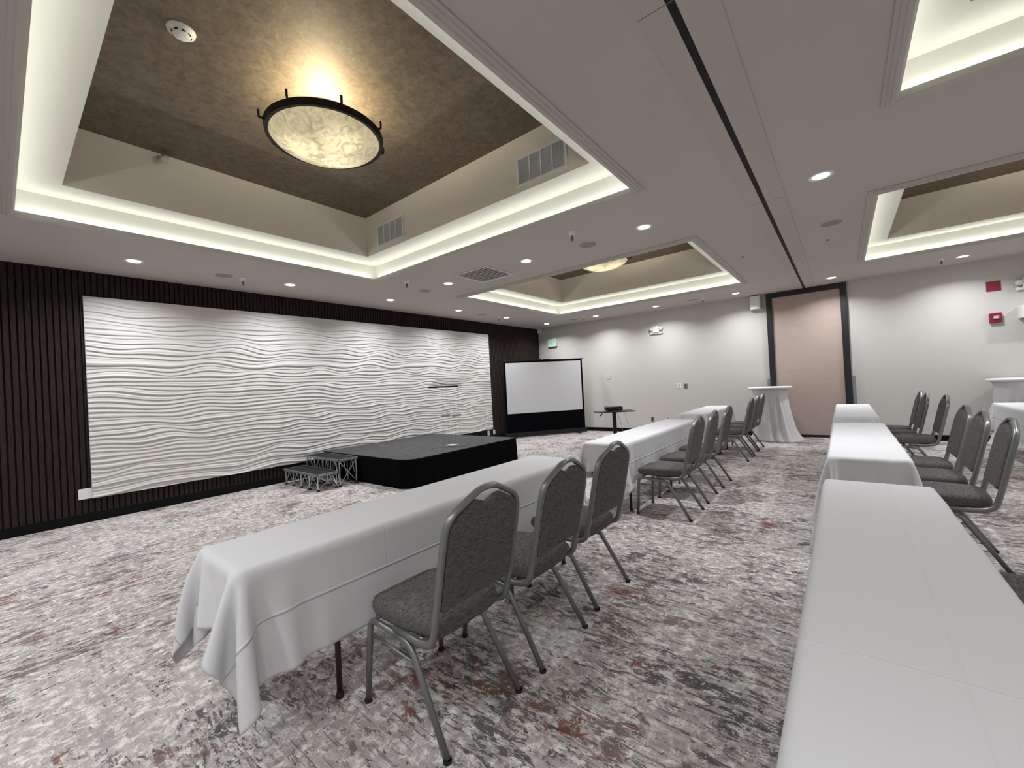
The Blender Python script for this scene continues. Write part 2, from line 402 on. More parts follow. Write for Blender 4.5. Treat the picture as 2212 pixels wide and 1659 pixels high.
# walls
mb = MB(); mb.box(XL-.15, XR+.15, YF, YF+.15, 0, H+.02); struct(mb.build('wall_far', 'wall'))
mb = MB(); mb.box(XR, XR+.15, YB, YF, 0, H+.02); struct(mb.build('wall_right', 'wall'))
mb = MB(); mb.box(XL-.15, XR+.15, YB-.15, YB, 0, H+.02); struct(mb.build('wall_back', 'wall'))
mb = MB(); mb.box(XL-.15, XL-.018, YB, YF, 0, H+.02, 0)  # slatted feature wall
y = YB+.01; PIT = .0565
while y < YF-.05:
    mb.box(XL-.018, XL, y, y+PIT-.016, .115, H, 1); y += PIT
struct(mb.build('wall_left', ['felt', 'slat']))
mb = MB(); mb.box(XL-.02, XL+.006, YB, YF, 0, .115); struct(mb.build('baseboard_left', 'base', bevel=.003))
mb = MB(); mb.box(XL, -1.25, YF-.012, YF, 0, .105); mb.box(-1.15, .045, YF-.012, YF, 0, .06); mb.box(.15, XR, YF-.012, YF, 0, .105); struct(mb.build('baseboard_far', 'base', bevel=.003))
mb = MB(); mb.box(XR-.012, XR, YB, YF, 0, .105); struct(mb.build('baseboard_right', 'base'))
mb = MB(); mb.box(XL, XR, YB, YB+.012, 0, .105); struct(mb.build('baseboard_back', 'base'))

# folding-wall pocket door: black frame with a tan fabric leaf
d = struct(thing('door_1', (-.55, YF, 0)))
mb = MB(); mb.box(-.70, -.59, -.07, 0, 0, 3.15); mb.box(.585, .695, -.07, 0, 0, 3.15); mb.box(-.59, .585, -.07, 0, 3.05, 3.15)
struct(mb.build('door_frame', 'dframe', d, bevel=.004))
mb = MB(); mb.box(-.59, .585, -.035, 0, .055, 3.05); mb.build('door_leaf', 'tan', d)
mb = MB(); mb.box(-.59, .585, -.045, 0, 0, .055); mb.build('bottom_seal', 'rubber', d)
for x, z1, side in ((.70, 1.27, 'right'), (-.76, 1.27, 'left')):
    mb = MB(); mb.box(0, .055, -.022, 0, .11, z1)
    g = mb.build('corner_guard', 'guard', bevel=.003, loc=(-.55+x, YF, 0))
    tag(g, 'grey metal corner guard strip on the wall %s of the black door frame' % side, 'corner guard', 'corner guards beside the door')

# ------------------------------------------------------------------ white carved wave panel
def wave_panel():
    y0, y1, z0, z1 = .715, 8.345, .29, 2.845
    ny, nz = 620, 430
    rs = np.random.RandomState(4)
    yy = np.linspace(0, y1-y0, ny); zz = np.linspace(0, z1-z0, nz)
    nl = 55; base = np.linspace(-.25, (z1-z0)+.25, nl)
    def drift(scale):
        a = rs.randn(nl+8); k = np.array([1, 2, 3, 2, 1.]); k /= k.sum(); a = np.convolve(a, k, 'same')[4:-4]; return a/a.std()*scale
    crest = np.zeros((nl, ny))
    for L_, A in ((1.35, .016), (.88, .011), (2.6, .013), (.60, .004)):
        ph = np.cumsum(drift(.50)); am = 1+drift(.45)
        crest += A*am[:, None]*np.sin(2*np.pi*yy[None]/L_+ph[:, None])
    crest += base[:, None]+rs.uniform(-.017, .017, nl)[:, None]
    crest = np.sort(crest, axis=0)
    for i in range(1, nl): crest[i] = np.maximum(crest[i], crest[i-1]+.010)
    Hh = np.zeros((nz, ny))
    for j in range(ny):
        c = crest[:, j]; i = np.clip(np.searchsorted(c, zz)-1, 0, nl-2); g = c[i+1]-c[i]; t = np.clip((zz-c[i])/g, 0, 1)
        up = np.clip(t/.24, 0, 1); up = up*up*(3-2*up)
        dn = np.clip((1-t)/.95, 0, 1)**.8
        gm = np.minimum(g, .12); sub = np.sin(2*np.pi*(t*2.0+.15+.5*np.sin(i*2.3)))*.045*gm*np.clip((g-.045)/.03, 0, 1)*np.clip(t*(1-t)*4, 0, 1)
        Hh[:, j] = .34*gm*up*dn*(.87+.13*np.sin(i*1.9))+sub
    Hh += .004
    Y, Z = np.meshgrid(yy, zz)
    V = np.stack([Hh, Y, Z], -1).reshape(-1, 3)
    idx = np.arange(nz*ny).reshape(nz, ny)
    Fq = np.stack([idx[:-1, :-1], idx[:-1, 1:], idx[1:, 1:], idx[1:, :-1]], -1).reshape(-1, 4)
    me = bpy.data.meshes.new('wave_wall_panel')
    nb = 8
    bx = [(-.018, 0, 0), (-.018, y1-y0, 0), (-.018, y1-y0, z1-z0), (-.018, 0, z1-z0)]
    vs = V.tolist()+bx; n0 = len(V)
    fs = Fq.tolist()
    def strip(ed, b0, b1):
        ed = list(ed); fs.append([b0]+ed[::-1]+[b1]) if False else fs.append(ed+[b1, b0])
    strip(idx[0, :], n0, n0+1); strip(idx[-1, ::-1], n0+2, n0+3); strip(idx[:, -1], n0+1, n0+2); strip(idx[::-1, 0], n0+3, n0)
    me.from_pydata(vs, [], fs); me.materials.append(M['panel'])
    me.polygons.foreach_set('use_smooth', [True]*len(Fq)+[False]*4); me.update()
    o = bpy.data.objects.new('wave_wall_panel', me); COL.objects.link(o); o.location = (XL+.018, y0, z0)
    return tag(o, 'large white carved wall panel with rippling horizontal waves on the dark slat wall', 'wall panel')
wave_panel()

def outlet(name, loc, rz, label, w_=.075, h_=.12, mat='white', slots=True, cat='outlet'):
    t = thing(name, loc, rz)
    MB().box(-w_/2, w_/2, -.008, 0, -h_/2, h_/2).build('cover_plate', mat, t, bevel=.003)
    if slots:
        for z in (-.025, .025): MB().box(-.016, .016, -.0095, -.006, z-.014, z+.014).build('socket', 'greyplate' if mat == 'white' else 'black', t)
    return tag(t, label, cat)
outlet('wall_outlet', (XL+.008, .66, .36), math.pi/2, 'white outlet box on the dark slats at the lower left corner of the wave panel', .13, .13, slots=False)
outlet('wall_outlet', (XL+.008, 8.17, .20), math.pi/2, 'pale outlet under the right end of the wave panel, left of two')
outlet('wall_outlet', (XL+.008, 8.40, .20), math.pi/2, 'pale outlet low on the slats beside the projection screen, right of two')
outlet('wall_outlet', (-3.95, YF-.001, .35), 0, 'grey steel outlet low on the far wall behind the tables', .08, .12, 'greyplate')
outlet('wall_outlet', (-3.55, YF-.001, .36), 0, 'white outlet with a black plug low on the far wall', .08, .12)
outlet('light_switch', (-3.23, YF-.001, 1.20), 0, 'white light switch plate on the far wall', .12, .12, slots=True, cat='light switch')
outlet('wall_outlet', (-3.07, YF-.001, 1.19), 0, 'grey metal outlet plate right beside the white switch on the far wall', .09, .12, 'greyplate')
t = tag(thing('wall_thermostat', (-5.13, YF, 1.52)), 'small cream thermostat on the far wall above the projector', 'thermostat')
MB().box(-.05, .05, -.014, 0, -.045, .045).build('body', 'wall', t, bevel=.004); MB().box(-.045, .045, -.018, -.014, .03, .042).build('top_vent', 'white', t)

# exit sign
t = tag(thing('exit_sign', (-6.93, YF, 2.69)), 'white exit sign with green EXIT letters on the far wall near the slat wall', 'exit sign')
MB().box(-.155, .155, -.055, 0, -.125, .125).build('housing', 'white', t, bevel=.006)
MB().box(-.15, .15, -.056, -.005, -.14, -.125).build('bottom_cap', 'blackp', t)
mb = MB(); lw = .014
def stroke(mb, x0, z0, x1, z1, wd=.015):
    dx, dz = x1-x0, z1-z0; L_ = math.hypot(dx, dz); nx, nz = -dz/L_*wd/2, dx/L_*wd/2
    mb.add([(x0+nx, -.058, z0+nz), (x1+nx, -.058, z1+nz), (x1-nx, -.058, z1-nz), (x0-nx, -.058, z0-nz), (x0+nx, -.054, z0+nz), (x1+nx, -.054, z1+nz), (x1-nx, -.054, z1-nz), (x0-nx, -.054, z0-nz)],
           [(0, 1, 2, 3), (7, 6, 5, 4), (0, 4, 5, 1), (1, 5, 6, 2), (2, 6, 7, 3), (3, 7, 4, 0)])
h = .075
for s_ in ((-.11, -h, -.11, h), (-.11, h-.008, -.062, h-.008), (-.11, 0, -.068, 0), (-.11, -h+.008, -.062, -h+.008), (-.045, -h, .012, h), (-.045, h, .012, -h), (.034, -h, .034, h), (.086, -h, .086, h), (.055, h-.008, .117, h-.008)): stroke(mb, *s_)
mb.build('letters', 'green', t)
# emergency lights
def emergency(loc, label):
    t = tag(thing('emergency_light', loc), label, 'emergency light', 'emergency lights on the far wall')
    MB().box(-.085, .085, -.075, 0, -.075, .095).build('housing', 'white', t, bevel=.01)
    MB().box(-.16, .16, -.05, 0, -.105, -.06).build('lower_tray', 'white', t, bevel=.008)
    for s_ in (-1, 1):
        m = MB(); m.lathe([(0, -.06), (.045, -.055), (.052, 0), (.04, .03), (0, .035)], 16, M4=Matrix.Translation((s_*.12, -.05, .02)) @ Matrix.Rotation(math.pi/2, 4, 'X'))
        m.build('lamp_head', 'vent', t, smooth=True)
    return t
emergency((-3.72, YF, 2.68), 'white emergency light with two lamp heads in the middle of the far wall')
emergency((2.50, YF, 2.68), 'white emergency light at the right edge of the far wall above the white box')
t = tag(thing('wall_speaker', (-1.45, YF, 3.0)), 'white box speaker high on the far wall left of the black door frame', 'speaker')
MB().prism(rrect(-.10, .10, -.17, -.0, .04), -.15, .14).build('cabinet', 'white', t, bevel=.006)
MB().box(.10, .115, -.06, 0, -.12, .12).build('bracket', 'grille', t)
t = tag(thing('corner_sensor', (XL+.05, YF-.05, 3.09)), 'small white sensor box in the ceiling corner above the slat wall end', 'sensor')
MB().box(-.045, .05, -.05, .05, -.05, .07).build('body', 'white', t, bevel=.01)
MB().lathe([(0, -.018), (.02, -.014), (.028, 0)], 14, c=(0, 0, -.05)).build('lens', 'vent', t, smooth=True)
t = tag(thing('red_sign', (2.10, YF, 2.70)), 'plain dark red rectangular sign on the far wall above the fire alarm', 'sign')
MB().box(-.085, .085, -.012, 0, -.085, .085).build('sign_plate', 'red', t, bevel=.002)
t = tag(thing('fire_alarm', (2.10, YF, 2.15)), 'red fire alarm strobe with clear lens on the far wall below the red sign', 'fire alarm')
MB().box(-.075, .075, -.05, 0, -.085, .085).build('housing', 'redp', t, bevel=.014)
MB().box(-.03, .035, -.075, -.05, -.02, .03).build('strobe_lens', 'clear', t, bevel=.008)
t = tag(thing('wall_box', (2.55, YF, 2.20)), 'white box jutting from the far wall right of the fire alarm', 'wall box')
MB().box(-.20, .22, -.22, 0, -.10, .10).build('body', 'white', t, bevel=.008); MB().box(-.17, .19, -.19, -.02, -.112, -.10).build('underside_grille', 'ventd', t)

# ------------------------------------------------------------------ ceiling fittings
dl0 = None
def downlight(x, y, label):
    global dl0
    if dl0 is None:
        dl0 = thing('recessed_downlight', (x, y, H))
        MB().lathe([(.062, .0), (.064, -.004), (.092, -.006), (.096, -.002), (.096, 0)], 32).build('trim_ring', 'white', dl0, smooth=True)
        MB().lathe([(0.0001, -.003), (.063, -.003)], 32).build('light_lens', 'lens', dl0)
        o = dl0
    else: o = copy_tree(dl0)
    o.location = (x, y, H); tag(o, label, 'ceiling light', 'recessed downlights')
    area('downlight', (x, y, H-.012), .13, .13, P_DOWN, (.97, .975, 1.), (0, 0, 0), math.radians(140), 'DISK')
xd = [-6.58, -4.99, -3.39, -1.70, -.07, 1.64]
nth = ['first', 'second', 'third', 'fourth', 'fifth', 'sixth']
for k, y in enumerate((1.08, 2.88, 4.69, 6.47, 8.15, 9.97)):
    downlight(-6.58, y, 'round downlight in the ceiling along the slat wall, %s from the left frame edge' % nth[k] if k < 5 else 'round downlight in the ceiling corner where slat wall and far wall meet')
for k, x in enumerate((-5.05, -3.44, -1.71, -.08, 1.64)):
    downlight(x, 10.03, ['downlight by the far wall above the projector table', 'downlight by the far wall above the emergency light', 'downlight by the far wall left of the black door frame', 'downlight by the far wall right above the tan door panel', 'downlight by the far wall toward the red sign'][k])
for k, x in enumerate((-4.99, -3.39, -1.70, -.07)):
    downlight(x, 4.70, ['downlight between the two light trays left of the square vent', 'downlight between the two light trays right of the square vent', 'downlight between the two light trays nearest the ceiling track', 'large bright downlight just right of the black ceiling track'][k])
for x, y in ((1.64, 4.7), (3.3, 4.7), (5.4, 4.7), (3.3, 10.0), (5.4, 10.0), (5.4, 8.1), (5.4, 6.4), (5.4, 2.9), (5.4, 1.1), (-6.58, -.9), (-4.99, -.9), (-3.39, -.9), (-1.7, -.9), (-.07, -.9), (1.64, -.9), (3.3, -.9), (5.4, -.9)):  # row behind the camera is invented, its middle lamps brighten the near tables
    downlight(x, y, 'unseen downlight assumed to continue the ceiling grid outside the photo')

def speaker(x, y, label, r=.11):
    t = tag(thing('ceiling_speaker', (x, y, H)), label, 'ceiling speaker', 'round ceiling speakers')
    MB().lathe([(r-.008, -.002), (r-.006, -.006), (r, -.005), (r, 0)], 32).build('rim', 'ceil', t, smooth=True)
    MB().lathe([(.0001, -.004), (r-.008, -.003)], 32).build('grille', 'grille', t)
speaker(-2.45, 4.75, 'round ceiling speaker beside the sprinkler between the light trays')
speaker(-6.62, 2.02, 'round ceiling speaker over the slat wall near its left end')
speaker(-5.62, 4.73, 'round ceiling speaker left of the square vent')
speaker(-6.66, 7.3, 'faint round ceiling speaker over the slat wall near the projection screen')
speaker(-2.6, 10.0, 'faint round ceiling speaker near the far wall right of the emergency light')
speaker(-5.72, 10.0, 'faint round ceiling speaker near the far wall above the exit sign side')
speaker(-.02, 6.3, 'faint round ceiling speaker right of the black ceiling track')

def sprinkler(x, y, z, label):
    t = tag(thing('sprinkler', (x, y, z)), label, 'sprinkler', 'ceiling sprinklers')
    MB().lathe([(.0001, -.040), (.026, -.042), (.036, -.028), (.042, -.006), (.044, 0)], 20).build('escutcheon', 'white', t, smooth=True)
    m = MB().lathe([(.0001, -.038), (.014, -.04), (.014, -.07), (.008, -.075), (.008, -.095), (.0001, -.095)], 12)
    m.tube([(.013, 0, -.065), (.020, 0, -.08), (.004, 0, -.100)], .003, 6); m.tube([(-.013, 0, -.065), (-.020, 0, -.08), (-.004, 0, -.100)], .003, 6)
    m.lathe([(.0001, -.103), (.018, -.103), (.018, -.100), (.0001, -.100)], 12); m.build('head', 'spr', t, smooth=False)
sprinkler(-2.37, 4.22, H, 'sprinkler head on the ceiling by the near light tray corner above the vent row')
sprinkler(-6.62, 2.25, H, 'sprinkler head over the slat wall near its left end')
sprinkler(-5.30, 4.10, H, 'sprinkler head just past the far left corner of the near tray')
sprinkler(-6.62, 7.90, H, 'small sprinkler head over the slat wall near the exit sign')
sprinkler(-5.28, 9.80, H, 'sprinkler head near the far wall beside the light tray corner')
sprinkler(-2.36, 9.95, H, 'sprinkler head near the far wall above the long tables')
sprinkler(1.37, 9.88, H, 'sprinkler head near the far wall beside the right downlight')

for x, y, s_ in ((-1.08, 7.02, 'left'), (-.07, 7.07, 'right')):
    t = tag(thing('ceiling_stud', (x, y, H)), 'tiny black stud on the ceiling %s of the black track' % s_, 'ceiling stud', 'tiny ceiling studs')
    MB().lathe([(.0001, -.01), (.014, -.009), (.02, 0)], 14).build('stud', 'black', t, smooth=True)

# square ceiling diffuser
t = tag(thing('ceiling_vent', (-4.24, 4.76, H)), 'square white ceiling air vent with diagonal louvres between the light trays', 'air vent')
mb = MB(); s_ = .33
for a, b_ in (((-s_, s_, -s_, -s_+.035), 0), ((-s_, s_, s_-.035, s_), 0), ((-s_, -s_+.035, -s_+.035, s_-.035), 0), ((s_-.035, s_, -s_+.035, s_-.035), 0)): mb.box(*a, -.012, 0)
mb.build('frame', 'vent', t, bevel=.003)
MB().box(-s_+.035, s_-.035, -s_+.035, s_-.035, -.003, 0).build('recess', 'greyvent', t)
mb = MB()
for k in range(9):
    y = -.26+k*.065; mb.box(-s_+.04, s_-.04, -.016, .016, -.001, .001, M4=Matrix.Translation((0, y, -.010)) @ Matrix.Rotation(math.radians(12), 4, 'X'))
for x in (-.10, .10): mb.box(x-.004, x+.004, -s_+.04, s_-.04, -.012, -.002)
mb.build('louvres', 'mould', t)
def wall_grille(x, y, z, label):
    t = tag(thing('wall_vent', (x, y, z)), label, 'air vent', 'vents in the upper tray walls')
    W2, H2 = .30, .155
    mb = MB()
    mb.box(-W2, W2, -.014, 0, -H2, -H2+.03); mb.box(-W2, W2, -.014, 0, H2-.03, H2); mb.box(-W2, -W2+.03, -.014, 0, -H2+.03, H2-.03); mb.box(W2-.03, W2, -.014, 0, -H2+.03, H2-.03)
    for k in (-1, 0, 1): mb.box(k*.135-.007, k*.135+.007, -.013, 0, -H2+.03, H2-.03)
    mb.build('frame', 'vent', t, bevel=.002)
    MB().box(-W2+.02, W2-.02, -.002, 0, -H2+.02, H2-.02).build('recess', 'greyvent', t)
    mb = MB(); k = 0
    for k in range(15):
        z_ = -H2+.038+k*.0168; mb.box(-W2+.03, W2-.03, -.008, .006, -.0008, .0008, M4=Matrix.Translation((0, -.006, z_)) @ Matrix.Rotation(math.radians(35), 4, 'X'))
    mb.build('louvres', 'vent', t)
yw = 3.69-.275
wall_grille(-2.22, yw, 3.60, 'white slatted vent in the upper right wall of the near light tray')
wall_grille(-4.71, yw, 3.61, 'white slatted vent in the far corner of the near light tray')
wall_grille(1.15, yw, 3.62, 'white slatted vent in the light tray at the top right')
# smoke detector
t = tag(thing('smoke_detector', (-3.41, .86, ZC)), 'round white smoke detector on the brown tray ceiling', 'smoke detector')
MB().lathe([(.0001, -.045), (.035, -.044), (.05, -.035), (.055, -.018), (.078, -.012), (.082, 0)], 32).build('housing', 'white', t, smooth=True)
mb = MB()
for k in range(8):
    a = k*math.pi/4; mb.box(-.010, .010, -.003, .003, -.004, .004, M4=Matrix.Rotation(a, 4, 'Z') @ Matrix.Translation((0, .053, -.028)))
mb.build('vent_slots', 'black', t)
t = tag(thing('wall_camera', (-5.18, 1.12, 3.90)), 'small round sensor high on the left side wall of the near tray', 'sensor')
MB().lathe([(.0001, .05), (.035, .05), (.035, 0), (.0001, 0)], 16, M4=Matrix.Translation((-.1, 0, 0)) @ Matrix.Rotation(math.pi/2, 4, 'Y') @ Matrix.Translation((0, 0, 0))).build('mount', 'mould', t, smooth=False)
MB().lathe([(.0001, 0), (.028, .0), (.032, -.03), (.022, -.075), (.0001, -.08)], 16).build('body', 'mould', t, smooth=True)

# alabaster bowl lights
def bowl(x, y, label, idx):
    t = tag(thing('bowl_ceiling_light', (x, y, 3.70)), label, 'ceiling light', 'round bowl lights in the trays')
    R_ = .455
    prof = []
    for k in range(15):
        a = k/14; prof.append((max(.0001, R_*math.sin(a*math.pi/2)), -.165*math.cos(a*math.pi/2)+.01))
    prof += [(R_+.006, .022), (R_+.012, .030), (R_+.004, .031)]
    b_ = MB().lathe(prof, 64).build('glass_bowl', 'alab', t, smooth=True)
    mb = MB(); n_ = 72
    P = [(R_-.010, -.034), (R_+.018, -.036), (R_+.026, .016), (R_+.008, .018), (R_-.010, -.034)]
    mb.lathe(P, 72).build('ring', 'ring', t, smooth=False)
    for k in range(8):
        a = math.radians(22.5+45*k+8); ca, sa = math.cos(a), math.sin(a)
        pts = fillet([(ca*(R_+.008), sa*(R_+.008), 0), (ca*(R_+.055), sa*(R_+.055), .0), (ca*(R_+.055), sa*(R_+.055), .06)], .012, 3)
        MB().tube(pts, .010, 6).build('hook', 'ring', t)
    MB().lathe([(.0001, .225), (.10, .225), (.115, .235), (.12, .26)], 32).build('canopy', 'ring', t, smooth=True)
    MB().tube([(0, 0, .0), (0, 0, .24)], .012, 8).build('stem', 'ring', t)
    for k, (bx, by) in enumerate(((.17, .02), (-.09, .15), (-.10, -.15))):
        m = MB().lathe([(.0001, -.03), (.02, -.022), (.03, 0), (.022, .025), (.012, .04), (.012, .06)], 12, c=(bx, by, .02)); m.build('bulb', 'white', t, smooth=True)
    l = bpy.data.lights.new('bowl_lamp', 'POINT'); l.energy = P_BOWL; l.color = (1., .91, .66); l.shadow_soft_size = .12
    o = bpy.data.objects.new('bowl_lamp', l); o.location = (x, y, 3.69); COL.objects.link(o)
bowl(-3.45, 1.88, 'large round alabaster bowl light with dark ring on the brown tray ceiling', 0)
bowl(-3.45, 7.28, 'round glowing bowl light half hidden in the far light tray', 1)
bowl(2.44, 1.88, 'round bowl light in the tray outside the photo, near', 2)
bowl(2.44, 7.28, 'round bowl light in the tray outside the photo, far', 3)

# ------------------------------------------------------------------ stage
sx0, sx1, sy0, sy1, SZ = -7.37, -4.93, 3.66, 6.22, .43
st = tag(thing('stage_platform', ((sx0+sx1)/2, (sy0+sy1)/2, 0)), 'low stage with grey carpet top and black fabric skirt by the wave panel', 'stage')
hx, hy = (sx1-sx0)/2, (sy1-sy0)/2
def stage_outline(e=0):
    out = []
    for cx, cy, a0, r in ((hx, hy, 0, .05), (-hx, hy, 90, .02), (-hx, -hy, 180, .02), (hx, -hy, 270, .24)):
        r_ = r+e; qx = cx-math.copysign(r, cx); qy = cy-math.copysign(r, cy)
        for k in range(11):
            a = math.radians(a0+9*k); out.append((qx+r_*math.cos(a), qy+r_*math.sin(a)))
    return out
MB().prism(stage_outline(-.002), SZ-.05, SZ).build('deck', 'deck', st, bevel=.006)
def skirt(outl, z0, z1, amp, wl, parent, mat, name):
    # resample
    P = [Vector(p) for p in outl]+[Vector(outl[0])]; L_ = 0; pts = []; step = .012
    for a, b_ in zip(P[:-1], P[1:]):
        d_ = (b_-a).length; nn = max(1, int(d_/step))
        for k in range(nn):
            pts.append((a.lerp(b_, k/nn), L_+d_*k/nn))
        L_ += d_
    n_ = len(pts); rows = 12; V = []
    for r in range(rows):
        fr = r/(rows-1)
        for i in range(n_):
            p, s_ = pts[i]; t_ = (pts[(i+1) % n_][0]-pts[i-1][0]).normalized(); nv = Vector((t_.y, -t_.x))
            o_ = amp*fr*(math.sin(2*math.pi*s_/wl+.8*math.sin(s_*3.1))+.6*math.sin(2*math.pi*s_/(wl*.43)+2*math.sin(s_*1.7)))+.004+amp*fr*1.2
            V.append((p.x+nv.x*o_, p.y+nv.y*o_, z1-(z1-z0)*fr))
    F_ = [(r*n_+i, (r+1)*n_+i, (r+1)*n_+(i+1) % n_, r*n_+(i+1) % n_) for r in range(rows-1) for i in range(n_)]
    m = MB(); m.add(V, F_); o = m.build(name, mat, parent, smooth=True)
    sd = o.modifiers.new('thick', 'SOLIDIFY'); sd.thickness = .002; return o
skirt(stage_outline(0), .004, SZ-.004, .006, .31, st, 'blackfab', 'skirt')
for x in (-hx+.15, 0, hx-.2):
    for y in (-hy+.2, hy-.2): MB().box(x-.02, x+.02, y-.02, y+.02, 0, SZ-.05).build('leg', 'alu', st)

# ------------------------------------------------------------------ folding truss steps
def step(name, x0, x1, y0, y1, z, label, bays):
    t = tag(thing(name, ((x0+x1)/2, (y0+y1)/2, 0)), label, 'stage step', 'portable steps at the stage')
    hx, hy = (x1-x0)/2, (y1-y0)/2
    MB().prism(rrect(-hx+.008, hx-.008, -hy+.008, hy-.008, .01), z-.01, z).build('tread', 'stepdeck', t)
    mb = MB()
    for a in ((-hx, hx, -hy, -hy+.012), (-hx, hx, hy-.012, hy), (-hx, -hx+.012, -hy, hy), (hx-.012, hx, -hy, hy)): mb.box(*a, z-.035, z+.001)
    mb.build('edge_rail', 'guard', t, bevel=.002)
    xsb = [-hx+.03+(2*hx-.06)*k/bays for k in range(bays+1)]
    for y in (-hy+.025, hy-.025):
        for x in xsb:
            l = MB().tube([(x, y, .0), (x, y, z-.035)], .0085, 8).build('leg', 'alu', t)
            MB().lathe([(.0001, 0), (.026, 0), (.026, .012), (.012, .026), (.0001, .026)], 14, c=(x, y, 0)).build('rubber_foot', 'rubber', l, smooth=False)
        m = MB()
        for a, b_ in zip(xsb[:-1], xsb[1:]):
            m.tube([(a, y, .03), ((a+b_)/2, y, z-.04)], .006, 6); m.tube([((a+b_)/2, y, z-.04), (b_, y, .03)], .006, 6)
        m.build('truss_brace', 'alu', t)
    for x in (xsb[0], xsb[-1]):
        m = MB(); ya, yb = -hy+.025, hy-.025
        m.tube([(x, ya, .03), (x, yb, z-.04)], .006, 6); m.tube([(x+.006, yb, .03), (x+.006, ya, z-.04)], .006, 6); m.build('end_brace', 'alu', t)
step('stage_step', -7.28, -6.14, 2.93, 3.27, .255, 'low black stage step on silver truss legs, lower of two beside the stage', 4)
step('stage_step', -7.28, -6.14, 3.28, 3.61, .42, 'taller black stage step on silver truss legs right against the stage skirt', 4)

# ------------------------------------------------------------------ acrylic lectern on the stage
t = tag(thing('lectern', (-5.36, 4.95, SZ), math.radians(20)), 'clear acrylic lectern with slanted reading top standing on the stage', 'lectern')
MB().prism(rrect(-.24, .24, -.17, .17, .02), 0, .015).build('base_plate', 'acrylic', t)
MB().prism(rrect(-.09, .07, -.08, .07, .01), .0152, .022).build('foot_plate', 'whitesc', t)
for a, b_ in ((-.11, -.09), (.11, -.09), (-.11, .09), (.11, .09)):
    MB().box(a-.007, a+.007, b_-.007, b_+.007, .0155, 1.06).build('upright', 'acrylic', t)
MB().prism(rrect(-.13, .13, -.11, .11, .01), .555, .567).build('middle_shelf', 'acrylic', t)
for a in (-.11, .11): MB().box(a-.035, a+.035, -.105, .105, .52, .554).build('shelf_bracket', 'guard', t, bevel=.004)
Mt = Matrix.Translation((0, 0, 1.12)) @ Matrix.Rotation(math.radians(20), 4, 'X')
MB().box(-.32, .32, -.22, .22, -.006, .006, M4=Mt).build('reading_top', 'acrylic', t)
MB().box(-.32, .32, -.235, -.221, -.012, .03, M4=Mt).build('lip', 'acrylic', t)
for a, b_ in ((-.29, -.01), (.0, .27)): MB().box(a, b_, -.245, -.236, -.010, .016, M4=Mt).build('lip_refraction_strip', 'blackp', t, bevel=.003)  # dark strips standing for refraction along the clear front edge

# ------------------------------------------------------------------ projection screen across the corner
p0 = Vector((-7.22, 8.66, 0)); p1 = Vector((-5.78, 10.50, 0)); dv = p1-p0; SL = dv.length; ang = math.atan2(dv.y, dv.x)
t = tag(thing('projection_screen', (p0+p1)/2, ang), 'floor standing pull-up projection screen with black border in the room corner', 'projection screen')
hs = SL/2
MB().box(-hs-.02, hs+.02, -.06, .06, .02, .13).build('base_housing', 'black', t, bevel=.01)
for x in (-hs+.25, hs-.25): MB().box(x-.03, x+.03, -.20, .20, 0, .02).build('foot', 'black', t, bevel=.004)
MB().box(-hs+.02, hs-.02, -.004, .004, .13, .655).build('lower_black_drop', 'blackfab', t)
MB().box(-hs+.02, -hs+.07, -.004, .004, .655, 2.09).build('side_border', 'blackfab', t)
MB().box(hs-.07, hs-.02, -.004, .004, .655, 2.09).build('side_border', 'blackfab', t)
MB().box(-hs+.07, hs-.07, -.004, .004, .655, 2.05).build('screen_surface', 'whitesc', t)
MB().box(-hs+.07, hs-.07, -.004, .004, 2.05, 2.09).build('top_border', 'blackfab', t)
MB().box(-hs, hs+.02, -.018, .018, 2.09, 2.115).build('top_bar', 'black', t, bevel=.004)
MB().box(-.22, .22, -.012, .012, 2.115, 2.135).build('handle', 'black', t, bevel=.004)
MB().box(-.06, -.01, -.02, .02, 2.116, 2.15).build('latch', 'chrome', t, bevel=.004)
MB().tube([(-hs*.35, .04, .1), (0, .05, 1.1), (-.02, .03, 2.09)], .012, 8).build('rear_support', 'black', t)

# ------------------------------------------------------------------ projector table, projector, cables
PT = Vector((-4.13, 8.86, 0))
t = tag(thing('projector_table', PT, math.radians(38)), 'small black pedestal table holding the projector by the far wall', 'side table')
MB().prism(rrect(-.44, .44, -.24, .24, .03), .705, .722).build('table_top', 'blackp', t, bevel=.004)
MB().box(-.04, .04, -.03, .03, .03, .705).build('column', 'black', t, bevel=.008)
MB().prism(rrect(-.30, .30, -.20, .20, .05), .0, .03).build('base', 'black', t, bevel=.01)
MB().tube(fillet([(-.30, -.15, .70), (-.33, -.18, .665), (-.38, -.23, .64)], .02), .012, 8).build('lever', 'black', t)
PJ = PT+Vector((-.02, .02, .722))
t = tag(thing('projector', PJ, math.radians(38)), 'black video projector sitting on the small pedestal table', 'projector')
MB().prism(rrect(-.19, .19, -.14, .14, .05), .018, .105).build('body', 'blackp', t, bevel=.02, seg=4)
for x, y in ((-.14, -.1), (.14, -.1), (0, .1)): MB().lathe([(.0001, 0), (.016, 0), (.012, .02), (.0001, .02)], 12, c=(x, y, 0)).build('foot', 'rubber', t)
MB().lathe([(.0001, .0), (.03, .0), (.038, .012), (.042, .03), (.0001, .03)], 24, M4=Matrix.Translation((-.09, -.155, .062)) @ Matrix.Rotation(-math.pi/2, 4, 'X')).build('lens', 'rubber', t, smooth=True)
MB().lathe([(.0001, .004), (.018, .004), (.02, 0)], 16, c=(-.08, 0, .105)).build('focus_dial', 'chrome', t, smooth=True)
MB().box(.08, .13, -.142, -.139, .05, .06).build('badge', 'guard', t)
